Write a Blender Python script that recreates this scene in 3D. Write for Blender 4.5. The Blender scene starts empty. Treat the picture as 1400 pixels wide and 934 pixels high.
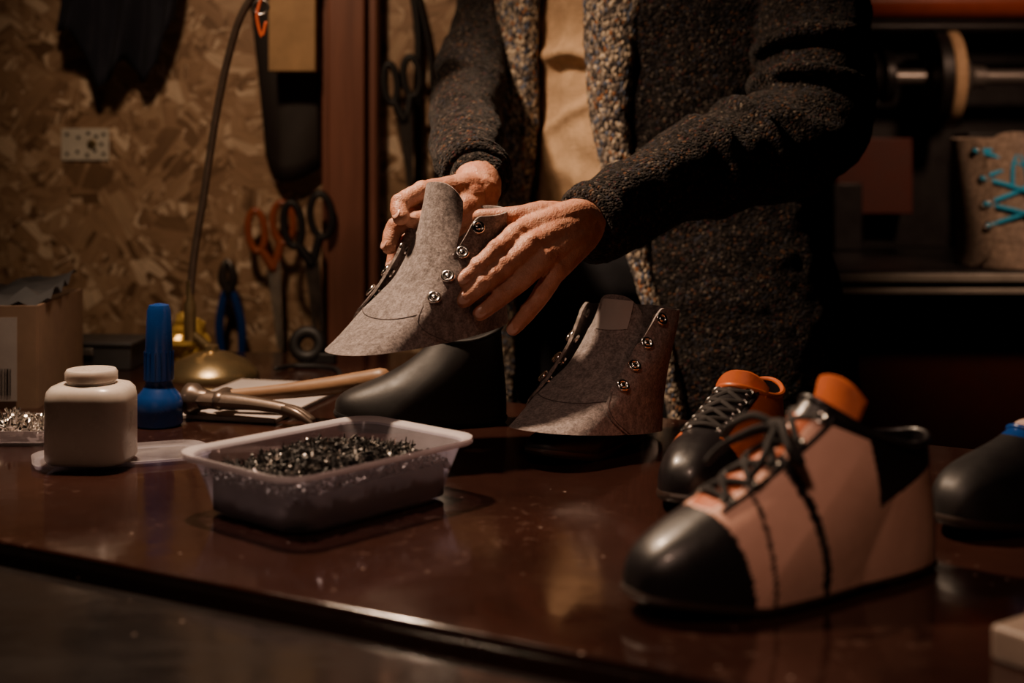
import bpy, math, random
from mathutils import Vector, Matrix, noise
random.seed(7)
V = Vector
R = math.radians
SC = bpy.context.scene

# ------------------------------------------------------------------ helpers
def interp(x, tab):
    if x <= tab[0][0]: return tab[0][1]
    for (a, va), (b, vb) in zip(tab, tab[1:]):
        if x <= b: return va + (vb - va) * (x - a) / (b - a)
    return tab[-1][1]

def sgn(x): return -1.0 if x < 0 else 1.0

def cr(pts, n, closed=False):
    """Catmull-Rom resample of equal-length tuples"""
    P = [tuple(p) for p in pts]; m = len(P); out = []
    segs = m if closed else m - 1
    for i in range(segs):
        if closed:
            a, b, c, d = P[(i-1) % m], P[i], P[(i+1) % m], P[(i+2) % m]
        else:
            a, b, c, d = P[max(i-1, 0)], P[i], P[i+1], P[min(i+2, m-1)]
        for k in range(n):
            t = k / n
            out.append(tuple(0.5*((2*b[j]) + (c[j]-a[j])*t + (2*a[j]-5*b[j]+4*c[j]-d[j])*t*t
                       + (3*b[j]-a[j]-3*c[j]+d[j])*t**3) for j in range(len(b))))
    if not closed: out.append(P[-1])
    return out

def nmat(pos, n, up=V((0, 0, 1))):
    n = n.normalized()
    if abs(n.dot(up)) > .98: up = V((0, 1, 0))
    x = up.cross(n).normalized(); y = n.cross(x)
    m = Matrix((x, y, n)).transposed().to_4x4(); m.translation = pos
    return m

class MB:
    def __init__(s): s.v = []; s.f = []; s.m = []
    def add(s, vs, fs, mi=0, M=None):
        o = len(s.v)
        for p in vs:
            p = V(p)
            s.v.append(M @ p if M else p)
        for f in fs:
            s.f.append([i + o for i in f]); s.m.append(mi)
    def tube(s, pts, rad, seg=12, mi=0, n=6, closed=False, M=None, cap=True, sq=1.0, up=None):
        if not isinstance(rad, (list, tuple)): rad = [rad] * len(pts)
        Q = cr([tuple(p) + (r,) for p, r in zip(pts, rad)], n, closed)
        C = [V(q[:3]) for q in Q]; r = [q[3] for q in Q]; k = len(C)
        T = []
        for i in range(k):
            a = C[(i-1) % k] if closed else C[max(i-1, 0)]
            b = C[(i+1) % k] if closed else C[min(i+1, k-1)]
            d = b - a
            T.append(d.normalized() if d.length > 1e-9 else V((0, 0, 1)))
        ref = V(up) if up else (V((0, 0, 1)) if abs(T[0].z) < .9 else V((1, 0, 0)))
        N = (ref - T[0] * ref.dot(T[0])).normalized()
        vs = []
        for i in range(k):
            N = (N - T[i] * N.dot(T[i])).normalized()
            B = T[i].cross(N)
            for j in range(seg):
                a = 2*math.pi*j/seg
                vs.append(C[i] + (N*math.cos(a)*sq + B*math.sin(a)) * r[i])
        fs = []
        for i in range(k if closed else k-1):
            for j in range(seg):
                a = i*seg+j; b = i*seg+(j+1) % seg
                i2 = (i+1) % k
                fs.append((a, b, i2*seg+(j+1) % seg, i2*seg+j))
        if cap and not closed:
            for e, (ci, sg) in enumerate(((0, -1), (k-1, 1))):
                base = [ci*seg+j for j in range(seg)]
                prev = base
                for q in (1, 2):
                    th = q*math.pi/6; rr = math.cos(th); off = math.sin(th)*r[ci]*sg
                    ring = []
                    for j in range(seg):
                        p = C[ci] + (vs[ci*seg+j]-C[ci])*rr + T[ci]*off
                        ring.append(len(vs)); vs.append(p)
                    for j in range(seg):
                        fs.append((prev[j], prev[(j+1) % seg], ring[(j+1) % seg], ring[j]))
                    prev = ring
                t = len(vs); vs.append(C[ci]+T[ci]*r[ci]*sg)
                for j in range(seg): fs.append((prev[j], prev[(j+1) % seg], t))
        s.add(vs, fs, mi, M)
    def lathe(s, prof, seg=32, mi=0, M=None):
        vs = []; fs = []
        for (r, z) in prof:
            for j in range(seg):
                a = 2*math.pi*j/seg
                vs.append((r*math.cos(a), r*math.sin(a), z))
        for i in range(len(prof)-1):
            for j in range(seg):
                fs.append((i*seg+j, i*seg+(j+1) % seg, (i+1)*seg+(j+1) % seg, (i+1)*seg+j))
        if prof[0][0] > 1e-5: fs.append(list(range(seg))[::-1])
        if prof[-1][0] > 1e-5: fs.append([(len(prof)-1)*seg+j for j in range(seg)])
        s.add(vs, fs, mi, M)
    def box(s, c, d, mi=0, M=None, rz=0):
        x, y, z = d[0]/2, d[1]/2, d[2]/2
        m = Matrix.Translation(c) @ Matrix.Rotation(rz, 4, 'Z')
        if M: m = M @ m
        s.add([(-x,-y,-z),(x,-y,-z),(x,y,-z),(-x,y,-z),(-x,-y,z),(x,-y,z),(x,y,z),(-x,y,z)],
              [(0,3,2,1),(4,5,6,7),(0,1,5,4),(1,2,6,5),(2,3,7,6),(3,0,4,7)], mi, m)
    def ell(s, c, r, mi=0, M=None, seg=16, rings=10):
        m = Matrix.Translation(c)
        if M: m = M @ m
        vs = [(0, 0, -r[2])]; fs = []
        for i in range(1, rings):
            th = -math.pi/2+math.pi*i/rings
            for j in range(seg):
                a = 2*math.pi*j/seg
                vs.append((r[0]*math.cos(th)*math.cos(a), r[1]*math.cos(th)*math.sin(a), r[2]*math.sin(th)))
        vs.append((0, 0, r[2])); t = len(vs)-1
        for j in range(seg):
            fs.append((0, 1+(j+1) % seg, 1+j))
            fs.append((t, 1+(rings-2)*seg+j, 1+(rings-2)*seg+(j+1) % seg))
        for i in range(rings-2):
            for j in range(seg):
                fs.append((1+i*seg+j, 1+i*seg+(j+1) % seg, 1+(i+1)*seg+(j+1) % seg, 1+(i+1)*seg+j))
        s.add(vs, fs, mi, m)
    def torus(s, R_, r, mi=0, M=None, seg=24, k=10):
        s.tube([(R_*math.cos(2*math.pi*i/seg), R_*math.sin(2*math.pi*i/seg), 0) for i in range(seg)],
               r, k, mi, 1, True, M)
    def prism(s, poly, z0, z1, mi=0, M=None):
        n = len(poly)
        vs = [(p[0], p[1], z0) for p in poly]+[(p[0], p[1], z1) for p in poly]
        fs = [list(range(n))[::-1], list(range(n, 2*n))]
        fs += [(i, (i+1) % n, n+(i+1) % n, n+i) for i in range(n)]
        s.add(vs, fs, mi, M)
    def grid(s, P, mi=0, M=None, fm=None, closev=False):
        o = len(s.v); n = len(P); m = len(P[0])
        for row in P:
            for p in row:
                p = V(p); s.v.append(M @ p if M else p)
        for i in range(n-1):
            for j in range(m if closev else m-1):
                j2 = (j+1) % m
                s.f.append([o+i*m+j, o+i*m+j2, o+(i+1)*m+j2, o+(i+1)*m+j])
                s.m.append(fm(i, j) if fm else mi)
    def solid(s, O, I, mi=0, mrim=None, M=None):
        o = len(s.v); n = len(O); m = len(O[0]); k = n*m
        if mrim is None: mrim = mi
        for G in (O, I):
            for row in G:
                for p in row:
                    p = V(p); s.v.append(M @ p if M else p)
        def F(f, q): s.f.append(f); s.m.append(q)
        for i in range(n-1):
            for j in range(m-1):
                a = o+i*m+j
                F([a, a+1, a+m+1, a+m], mi); F([a+k, a+m+k, a+m+1+k, a+1+k], mi)
        for j in range(m-1):
            a = o+j; F([a, a+k, a+1+k, a+1], mrim)
            a = o+(n-1)*m+j; F([a, a+1, a+1+k, a+k], mrim)
        for i in range(n-1):
            a = o+i*m; F([a, a+m, a+m+k, a+k], mrim)
            a = o+i*m+m-1; F([a, a+k, a+m+k, a+m], mrim)
    def build(s, name, mats, parent=None, M=None, sharp=40, bevel=0, subd=0, solidify=0,
              remesh=0, smooth=0, disp=None, fix=True):
        me = bpy.data.meshes.new(name)
        me.from_pydata([tuple(v) for v in s.v], [], s.f)
        for m in mats: me.materials.append(m)
        for p, mi in zip(me.polygons, s.m): p.material_index = mi; p.use_smooth = True
        if fix:
            import bmesh
            bm = bmesh.new(); bm.from_mesh(me)
            bmesh.ops.recalc_face_normals(bm, faces=bm.faces); bm.to_mesh(me); bm.free()
        me.update()
        if sharp and not remesh: me.set_sharp_from_angle(angle=R(sharp))
        ob = bpy.data.objects.new(name, me); SC.collection.objects.link(ob)
        if M: ob.matrix_world = M
        if parent: ob.parent = parent
        if solidify:
            q = ob.modifiers.new('sol', 'SOLIDIFY'); q.thickness = solidify; q.offset = 0
        if bevel:
            q = ob.modifiers.new('bev', 'BEVEL'); q.width = bevel; q.segments = 3; q.limit_method = 'ANGLE'
            q.angle_limit = R(40)
        if remesh:
            q = ob.modifiers.new('rem', 'REMESH'); q.mode = 'VOXEL'; q.voxel_size = remesh; q.use_smooth_shade = True
        if smooth:
            q = ob.modifiers.new('smo', 'SMOOTH'); q.factor = .5; q.iterations = smooth
        if disp:
            for (sc, st) in disp:
                tx = bpy.data.textures.new(name+'_t', 'CLOUDS'); tx.noise_scale = sc
                q = ob.modifiers.new('dis', 'DISPLACE'); q.texture = tx; q.strength = st
                q.texture_coords = 'LOCAL'
        if subd:
            q = ob.modifiers.new('sub', 'SUBSURF'); q.levels = subd; q.render_levels = subd
        return ob

def empty(name, loc=(0, 0, 0)):
    e = bpy.data.objects.new(name, None); e.empty_display_size = .1
    SC.collection.objects.link(e); e.location = loc
    return e

# ---------------------------------------------------------------- materials
class NT:
    def __init__(s, name):
        s.mat = bpy.data.materials.new(name); s.mat.use_nodes = True
        s.t = s.mat.node_tree; s.b = s.t.nodes['Principled BSDF']
        s.tc = s.n('ShaderNodeTexCoord')
        s.co = s.tc.outputs['Object']
    def n(s, typ, **k):
        q = s.t.nodes.new(typ)
        for a, b in k.items(): setattr(q, a, b)
        return q
    def l(s, a, b): s.t.links.new(a, b)
    def noise(s, scale, detail=4, rough=.5, co=None):
        q = s.n('ShaderNodeTexNoise'); q.inputs['Scale'].default_value = scale
        q.inputs['Detail'].default_value = detail; q.inputs['Roughness'].default_value = rough
        s.l(co or s.co, q.inputs['Vector']); return q
    def vor(s, scale, co=None, feature='F1', dist='EUCLIDEAN'):
        q = s.n('ShaderNodeTexVoronoi', feature=feature, distance=dist); q.inputs['Scale'].default_value = scale
        s.l(co or s.co, q.inputs['Vector']); return q
    def ramp(s, fac, stops, mode='LINEAR'):
        q = s.n('ShaderNodeValToRGB'); cr_ = q.color_ramp; cr_.interpolation = mode
        while len(cr_.elements) < len(stops): cr_.elements.new(.5)
        for e, (p, c) in zip(cr_.elements, stops):
            e.position = p
            if not isinstance(c, (tuple, list)): c = (c, c, c)
            e.color = (*c, 1)
        s.l(fac, q.inputs[0]); return q.outputs[0]
    def mix(s, fac, a, b, mode='MIX'):
        q = s.n('ShaderNodeMix', data_type='RGBA', blend_type=mode)
        if isinstance(fac, (int, float)): q.inputs[0].default_value = fac
        else: s.l(fac, q.inputs[0])
        for i, x in ((6, a), (7, b)):
            if isinstance(x, tuple): q.inputs[i].default_value = (*x, 1)
            else: s.l(x, q.inputs[i])
        return q.outputs[2]
    def mapping(s, scale=(1, 1, 1), rot=(0, 0, 0), co=None):
        q = s.n('ShaderNodeMapping'); q.inputs['Scale'].default_value = scale
        q.inputs['Rotation'].default_value = rot; s.l(co or s.co, q.inputs['Vector']); return q.outputs[0]
    def bump(s, h, strength=.3, dist=.002, prev=None):
        q = s.n('ShaderNodeBump'); q.inputs['Strength'].default_value = strength
        q.inputs['Distance'].default_value = dist; s.l(h, q.inputs['Height'])
        if prev: s.l(prev, q.inputs['Normal'])
        s.l(q.outputs[0], s.b.inputs['Normal']); return q.outputs[0]
    def col(s, c): s.l(c, s.b.inputs['Base Color'])

def simple(name, c1, c2=None, rough=.5, metal=0, ns=25, bump=.15, bs=120, bd=.001, coat=0, trans=0, sss=0, rv=.08, sheen=0, spec=.5):
    m = NT(name)
    c2 = c2 or tuple(x*.7 for x in c1)
    nz = m.noise(ns, 5, .6)
    m.col(m.ramp(nz.outputs[0], [(.3, c2), (.7, c1)]))
    rr = m.ramp(nz.outputs[0], [(.3, min(1, rough+rv)), (.7, max(0, rough-rv))])
    m.l(rr, m.b.inputs['Roughness'])
    m.b.inputs['Metallic'].default_value = metal
    m.b.inputs['Coat Weight'].default_value = coat
    m.b.inputs['Transmission Weight'].default_value = trans
    m.b.inputs['Specular IOR Level'].default_value = spec
    m.b.inputs['Sheen Weight'].default_value = sheen
    if sss:
        m.b.inputs['Subsurface Weight'].default_value = sss
        m.b.inputs['Subsurface Scale'].default_value = .01
        m.b.inputs['Subsurface Radius'].default_value = (1, .85, .75)
    if bump: m.bump(m.noise(bs, 4).outputs[0], bump, bd)
    return m.mat

def osb():
    m = NT('osb_board')
    def layer(cs, seed, along, across):
        off = m.n('ShaderNodeVectorMath', operation='ADD'); m.l(m.co, off.inputs[0]); off.inputs[1].default_value = (seed, 0, seed*1.7)
        flat = m.mapping((1, 0, 1), co=off.outputs[0])
        nz = m.noise(14, 2, co=flat)
        w = m.n('ShaderNodeVectorMath', operation='MULTIPLY_ADD'); m.l(nz.outputs['Color'], w.inputs[0])
        w.inputs[1].default_value = (.05, 0, .05); m.l(flat, w.inputs[2])
        va = m.vor(cs, w.outputs[0])
        sp = m.n('ShaderNodeSeparateColor'); m.l(va.outputs['Color'], sp.inputs[0])
        mu = m.n('ShaderNodeMath', operation='MULTIPLY'); m.l(sp.outputs[0], mu.inputs[0]); mu.inputs[1].default_value = 6.28
        vr = m.n('ShaderNodeVectorRotate', rotation_type='Y_AXIS'); m.l(flat, vr.inputs['Vector']); m.l(mu.outputs[0], vr.inputs['Angle'])
        st = m.mapping((along, 1, across), co=vr.outputs[0])
        vb = m.vor(1, st, dist='CHEBYCHEV')
        s2 = m.n('ShaderNodeSeparateColor'); m.l(vb.outputs['Color'], s2.inputs[0])
        fib = m.noise(1, 4, co=m.mapping((along*3, 1, across*7), co=vr.outputs[0]))
        c = m.ramp(s2.outputs[0], [(0, (.17, .095, .05)), (.2, (.36, .22, .13)), (.55, (.46, .295, .178)), (.82, (.56, .385, .245)), (1, (.92, .72, .52))])
        c = m.mix(.5, c, m.ramp(fib.outputs[0], [(.3, .32), (.7, 1.0)]), 'MULTIPLY')
        return c, s2.outputs[1]
    a, ha = layer(11, 0, 7, 34)
    b, hb = layer(19, 3.3, 13, 70)
    c3, hc = layer(34, 7.1, 26, 170)
    def mask(sc, ch, th):
        nz = m.vor(sc, m.mapping((1, 0, 1.3)))
        sp = m.n('ShaderNodeSeparateColor'); m.l(nz.outputs['Color'], sp.inputs[0])
        return m.ramp(sp.outputs[ch], [(.0, 0.0), (th, 1.0)], 'CONSTANT')
    f1 = mask(20, 2, .5); f2 = mask(31, 1, .75)
    c = m.mix(f2, m.mix(f1, a, b), c3)
    m.col(m.mix(.35, c, m.ramp(m.noise(5, 4).outputs[0], [(.3, .6), (.7, 1.0)]), 'MULTIPLY'))
    m.b.inputs['Roughness'].default_value = .45
    hm = m.mix(f2, m.mix(f1, ha, hb), hc)
    m.bump(hm, .6, .003)
    return m.mat

def tweed(name, stops, scale=250, stretch=(1, 1, 1), bd=.003, lo=.45):
    m = NT(name)
    co = m.mapping(stretch)
    v = m.vor(scale, co)
    sp = m.n('ShaderNodeSeparateColor'); m.l(v.outputs['Color'], sp.inputs[0])
    c = m.ramp(sp.outputs[0], stops, 'CONSTANT')
    big = m.noise(12, 3)
    c = m.mix(.5, c, m.ramp(big.outputs[0], [(.3, lo), (.7, 1.0)]), 'MULTIPLY')
    m.col(c); m.b.inputs['Roughness'].default_value = .95
    m.b.inputs['Sheen Weight'].default_value = .06
    m.b.inputs['Specular IOR Level'].default_value = .12
    inv = m.ramp(v.outputs['Distance'], [(0, 1.0), (.9, 0.0)])
    b1 = m.bump(inv, .9, bd)
    m.bump(m.noise(70, 3).outputs[0], .6, .006, b1)
    return m.mat

def felt(name, c1, c2):
    m = NT(name)
    n1 = m.noise(330, 6, .85); n2 = m.noise(110, 6, .8); n3 = m.noise(22, 4, .6)
    c = m.ramp(n1.outputs[0], [(.40, c2), (.58, c1)])
    c = m.mix(.8, c, m.ramp(n2.outputs[0], [(.38, .28), (.62, 1.0)]), 'MULTIPLY')
    c = m.mix(.35, c, m.ramp(n3.outputs[0], [(.35, .6), (.65, 1.0)]), 'MULTIPLY')
    m.col(c); m.b.inputs['Roughness'].default_value = 1
    m.b.inputs['Sheen Weight'].default_value = .25; m.b.inputs['Specular IOR Level'].default_value = .08
    b1 = m.bump(n1.outputs[0], .9, .0025)
    m.bump(n2.outputs[0], .6, .003, b1)
    return m.mat

def skin():
    m = NT('skin')
    n1 = m.noise(38, 5, .6); n2 = m.noise(160, 5, .7)
    c = m.ramp(n1.outputs[0], [(.3, (.44, .165, .10)), (.5, (.55, .25, .155)), (.7, (.66, .34, .23))])
    c = m.mix(.35, c, m.ramp(n2.outputs[0], [(.35, .62), (.65, 1.0)]), 'MULTIPLY')
    m.col(c); m.l(m.ramp(n2.outputs[0], [(.3, .62), (.7, .42)]), m.b.inputs['Roughness'])
    m.b.inputs['Subsurface Weight'].default_value = .18; m.b.inputs['Subsurface Scale'].default_value = .006
    m.b.inputs['Subsurface Radius'].default_value = (1, .35, .2)
    v = m.vor(520)
    b1 = m.bump(v.outputs['Distance'], .32, .0012)
    cre = m.noise(1, 3, .6, m.mapping((300, 160, 110), (0, R(40), 0)))
    m.bump(cre.outputs[0], .40, .0020, b1)
    return m.mat

def wood(name, c1, c2, axis=2, sc=40, rough=.45, coat=0):
    m = NT(name)
    s = [sc, sc, sc]; s[axis] = sc*.07
    nz = m.noise(1, 6, .65, m.mapping(tuple(s)))
    m.col(m.ramp(nz.outputs[0], [(.32, c2), (.66, c1)]))
    m.b.inputs['Roughness'].default_value = rough; m.b.inputs['Coat Weight'].default_value = coat
    m.bump(nz.outputs[0], .25, .002)
    return m.mat

def lacquer(name, c1, c2, r0, r1, streak=(1, 1, 1), dcol=(.40, .25, .20)):
    m = NT(name)
    big = m.noise(3.5, 6, .65); fine = m.noise(60, 6, .7, m.mapping(streak)); dust = m.vor(45)
    c = m.ramp(big.outputs[0], [(.3, c2), (.7, c1)])
    msk = m.ramp(m.noise(5, 3).outputs[0], [(.48, 0.0), (.64, 1.0)])
    scr = m.ramp(fine.outputs[0], [(.56, 0.0), (.68, 1.0)])
    f = m.mix(1.0, msk, scr, 'MULTIPLY')
    c = m.mix(m.mix(.78, f, (0, 0, 0)), c, dcol)
    d = m.ramp(dust.outputs['Distance'], [(.04, 1.0), (.09, 0.0)])
    dm = m.mix(1.0, d, m.ramp(m.noise(14, 2).outputs[0], [(.54, 0.0), (.60, 1.0)]), 'MULTIPLY')
    c = m.mix(m.mix(.5, dm, (0, 0, 0)), c, (.6, .45, .38))
    m.col(c)
    m.l(m.ramp(m.noise(9, 6, .75, m.mapping(streak)).outputs[0], [(.35, r0), (.7, r1)]), m.b.inputs['Roughness'])
    m.b.inputs['Specular IOR Level'].default_value = .85
    m.bump(m.noise(8, 4).outputs[0], .22, .004)
    return m.mat

M_osb = osb()
M_table = lacquer('table_lacquer', (.034, .0130, .0095), (.015, .0062, .0048), .05, .22)
M_bench = lacquer('bench_steel_top', (.022, .018, .0175), (.010, .009, .009), .07, .24, (1, 3, 1), (.2, .17, .16))
M_edge = simple('table_edge_dark', (.008, .005, .004), rough=.5)
D = (.005, .004, .004)
M_coat = tweed('coat_tweed', [(0, D), (.36, (.017, .0135, .0125)), (.66, (.036, .028, .025)), (.83, (.022, .023, .032)),
                              (.90, (.080, .038, .020)), (.94, (.10, .082, .066)), (.975, (.045, .016, .016))], 290)
M_lapel = tweed('coat_lapel_knit', [(0, (.045, .04, .04)), (.18, (.15, .12, .10)), (.42, (.30, .25, .20)), (.62, (.10, .12, .17)),
                              (.74, (.52, .42, .31)), (.88, (.28, .12, .05)), (.94, (.04, .03, .03))], 230, (1, 1, .7), lo=.7)
M_shirt = simple('linen_shirt', (.76, .51, .31), (.56, .37, .22), rough=.95, ns=55, bump=1, bs=420, bd=.003, spec=.08)
M_trs = simple('dark_trousers', (.006, .006, .010), rough=.9)
M_skin = skin()
M_nail = simple('fingernail', (.66, .38, .30), (.60, .32, .24), rough=.3, bump=0)
M_hair = simple('hair', (.06, .035, .02), rough=.6)
M_felt = felt('grey_felt', (.63, .53, .51), (.27, .215, .205))
M_felt2 = felt('beige_felt', (.74, .58, .44), (.46, .34, .25))
M_fedge = felt('felt_edge', (.74, .63, .59), (.42, .35, .32))
M_thread = simple('seam_thread', (.10, .08, .08), rough=.9)
M_chrome = simple('nickel_eyelet', (.9, .86, .82), (.75, .7, .66), rough=.2, metal=1, bump=0, rv=.03)
M_steel = simple('steel', (.42, .39, .36), (.26, .24, .22), rough=.38, metal=.75)
M_zinc = simple('zinc_plate', (.78, .74, .64), (.58, .54, .46), rough=.42, metal=.15)
M_dsteel = simple('dark_steel', (.12, .11, .105), (.05, .045, .04), rough=.35, metal=.8)
M_worn = simple('worn_hammer_steel', (.20, .15, .12), (.10, .075, .06), rough=.35, metal=.7)
M_brass = simple('aged_brass', (.42, .32, .17), (.22, .16, .08), rough=.33, metal=.85)
M_black = simple('black_leather', (.010, .008, .010), (.005, .004, .005), rough=.38, coat=.1, bump=.2)
M_blackm = simple('black_rubber', (.006, .005, .006), rough=.55)
M_lace = simple('black_lace', (.010, .007, .007), rough=.85)
M_orange = simple('orange_leather', (.55, .13, .035), (.38, .08, .02), rough=.42, bump=.25)
M_pink = simple('blush_leather', (.80, .46, .35), (.66, .36, .27), rough=.5, bump=.4, ns=22, bs=80)
M_white = simple('offwhite_leather', (.6, .42, .36), rough=.5)
M_sole = simple('sole_leather', (.030, .014, .009), rough=.5)
M_blue = simple('blue_plastic', (.005, .045, .22), (.004, .035, .17), rough=.3, bump=.05)
M_cyan = simple('blue_lace', (.01, .45, .75), rough=.7)
M_milk = simple('milky_plastic', (.64, .57, .52), (.58, .51, .46), rough=.28, bump=.05, sss=.4)
M_card = simple('cardboard', (.30, .19, .12), (.24, .15, .10), rough=.85)
M_paper = simple('paper', (.44, .39, .37), (.38, .33, .31), rough=.85, bump=.05)
M_grey = simple('grey_paint', (.075, .075, .08), rough=.5)
M_post = wood('post_wood', (.25, .10, .065), (.15, .055, .036), 2, 35)
M_tan = wood('handle_wood', (.30, .17, .09), (.16, .085, .045), 0, 60)
M_ply = wood('pale_wood', (.26, .20, .16), (.19, .14, .11), 0, 30)
M_navy = simple('navy_cloth', (.008, .010, .022), rough=.9)
M_brownl = simple('dark_brown_leather', (.014, .009, .008), rough=.6)
M_tanl = simple('tan_leather', (.46, .28, .13), rough=.55)
M_redp = simple('red_paint', (.50, .09, .03), rough=.4)
M_dred = simple('dark_red_paint', (.10, .022, .013), rough=.5)
M_mach = simple('machine_iron', (.014, .012, .012), rough=.42)
M_cork = simple('cork_wheel', (.66, .46, .26), (.5, .32, .18), rough=.8, ns=80)
M_amber = simple('amber_foil', (.90, .64, .18), (.65, .40, .08), rough=.22, metal=.4)
M_orp = simple('orange_plastic', (.34, .085, .035), rough=.35)
M_dwall = simple('dark_wall_paint', (.012, .008, .007), rough=.85)
M_plast = simple('plaster', (.06, .045, .035), rough=.9)
M_conc = simple('concrete', (.06, .05, .045), rough=.85)

def clear_plastic(name, tint, lo, hi):
    m = NT(name)
    b = m.b
    b.inputs['Base Color'].default_value = (.84, .78, .80, 1)
    b.inputs['Roughness'].default_value = .18
    b.inputs['IOR'].default_value = 1.4
    tr = m.n('ShaderNodeBsdfTransparent'); tr.inputs[0].default_value = (*tint, 1)
    mx = m.n('ShaderNodeMixShader')
    nz = m.noise(30, 3); f = m.ramp(nz.outputs[0], [(.3, hi), (.7, lo)])
    m.l(f, mx.inputs[0]); m.l(tr.outputs[0], mx.inputs[1]); m.l(b.outputs[0], mx.inputs[2])
    m.l(mx.outputs[0], m.t.nodes['Material Output'].inputs['Surface'])
    return m.mat
M_tub = clear_plastic('translucent_tub_plastic', (.82, .82, .92), .15, .22)
M_rim = clear_plastic('tub_rim_plastic', (.9, .88, .92), .50, .6)

# ---------------------------------------------------------------- room shell
def slab(name, x0, x1, y0, y1, z0, z1, mat):
    b = MB(); b.box(((x0+x1)/2, (y0+y1)/2, (z0+z1)/2), (x1-x0, y1-y0, z1-z0)); return b.build(name, [mat])
slab('floor', -1.75, 2.6, -1.6, 3.6, -.1, 0, M_conc)
slab('ceiling', -1.75, 2.6, -1.6, 3.6, 2.6, 2.7, M_plast)
slab('wall_back', -1.75, .42, 2.6, 2.7, 0, 2.6, M_osb)
slab('wall_recess_side', .42, .52, 2.6, 3.6, 0, 2.6, M_dwall)
slab('wall_recess_back', .52, 2.6, 3.5, 3.6, 0, 2.6, M_dwall)
slab('wall_left', -1.85, -1.75, -1.6, 2.7, 0, 2.6, M_plast)
slab('wall_right', 2.6, 2.7, -1.6, 3.6, 0, 2.6, M_dwall)
slab('wall_front', -1.75, 2.6, -1.7, -1.6, 0, 2.6, M_plast)

b = MB(); b.box((-.292, 2.55, 1.3), (.065, .1, 2.6)); b.box((-.249, 2.565, 1.3), (.018, .07, 2.6)); b.box((-.333, 2.57, 1.3), (.014, .06, 2.6))
b.build('wooden_post', [M_post], bevel=.004)

# ---------------------------------------------------------------- tables
T = .75
b = MB()
poly = [(-1.3, 1.719), (.9, .502), (1.287, 1.205), (-.13, 1.989), (-.13, 2.38), (-1.3, 2.38)]
b.prism(poly, T-.035, T, 0)
inner = [(-1.2, 1.75), (.86, .62), (1.15, 1.19), (-.2, 1.93), (-.2, 2.3), (-1.2, 2.3)]
b.prism(inner, T-.12, T-.036, 1)
for p in [(-1.2, 1.80), (.84, .68), (1.12, 1.17), (-.24, 1.9), (-.24, 2.28), (-1.2, 2.28)]:
    b.box((p[0], p[1], (T-.12)/2), (.06, .06, T-.12), 1)
b.build('worktable', [M_table, M_edge], bevel=.003)
b = MB()
n = V((-.484, -.875))*.016
Z = T-.014
b.prism([(-1.3+n.x, -.25), (.9+n.x, -.25), (.9+n.x, .502+n.y), (-1.3+n.x, 1.719+n.y)], Z-.035, Z, 0)
for p in [(-1.2, -.15), (.8, -.15), (.8, .38), (-1.2, 1.5)]: b.box((p[0], p[1], (Z-.035)/2), (.06, .06, Z-.035), 1)
b.build('steel_topped_bench', [M_bench, M_edge], bevel=.003)

# ---------------------------------------------------------------- eyelet
def eyelet(b, S, u, t, du, dt, mi, r=.0058, off=.0025):
    p = S(u, t); a = S(u+du, t)-p; c = S(u, t+dt)-p
    nn = a.cross(c).normalized()
    ctr = V((.06, 0, p.z))
    if nn.dot(p-ctr) < 0: nn = -nn
    m = nmat(p+nn*off, nn)
    b.torus(r, r*.36, mi, m, 14, 8)
    b.ell((0, 0, -.0005), (r*.75, r*.75, r*.45), mi, m, 10, 6)
    m2 = nmat(p-nn*(off+.003), nn); b.torus(r, r*.3, mi, m2, 14, 6)
    return p+nn*off

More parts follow.
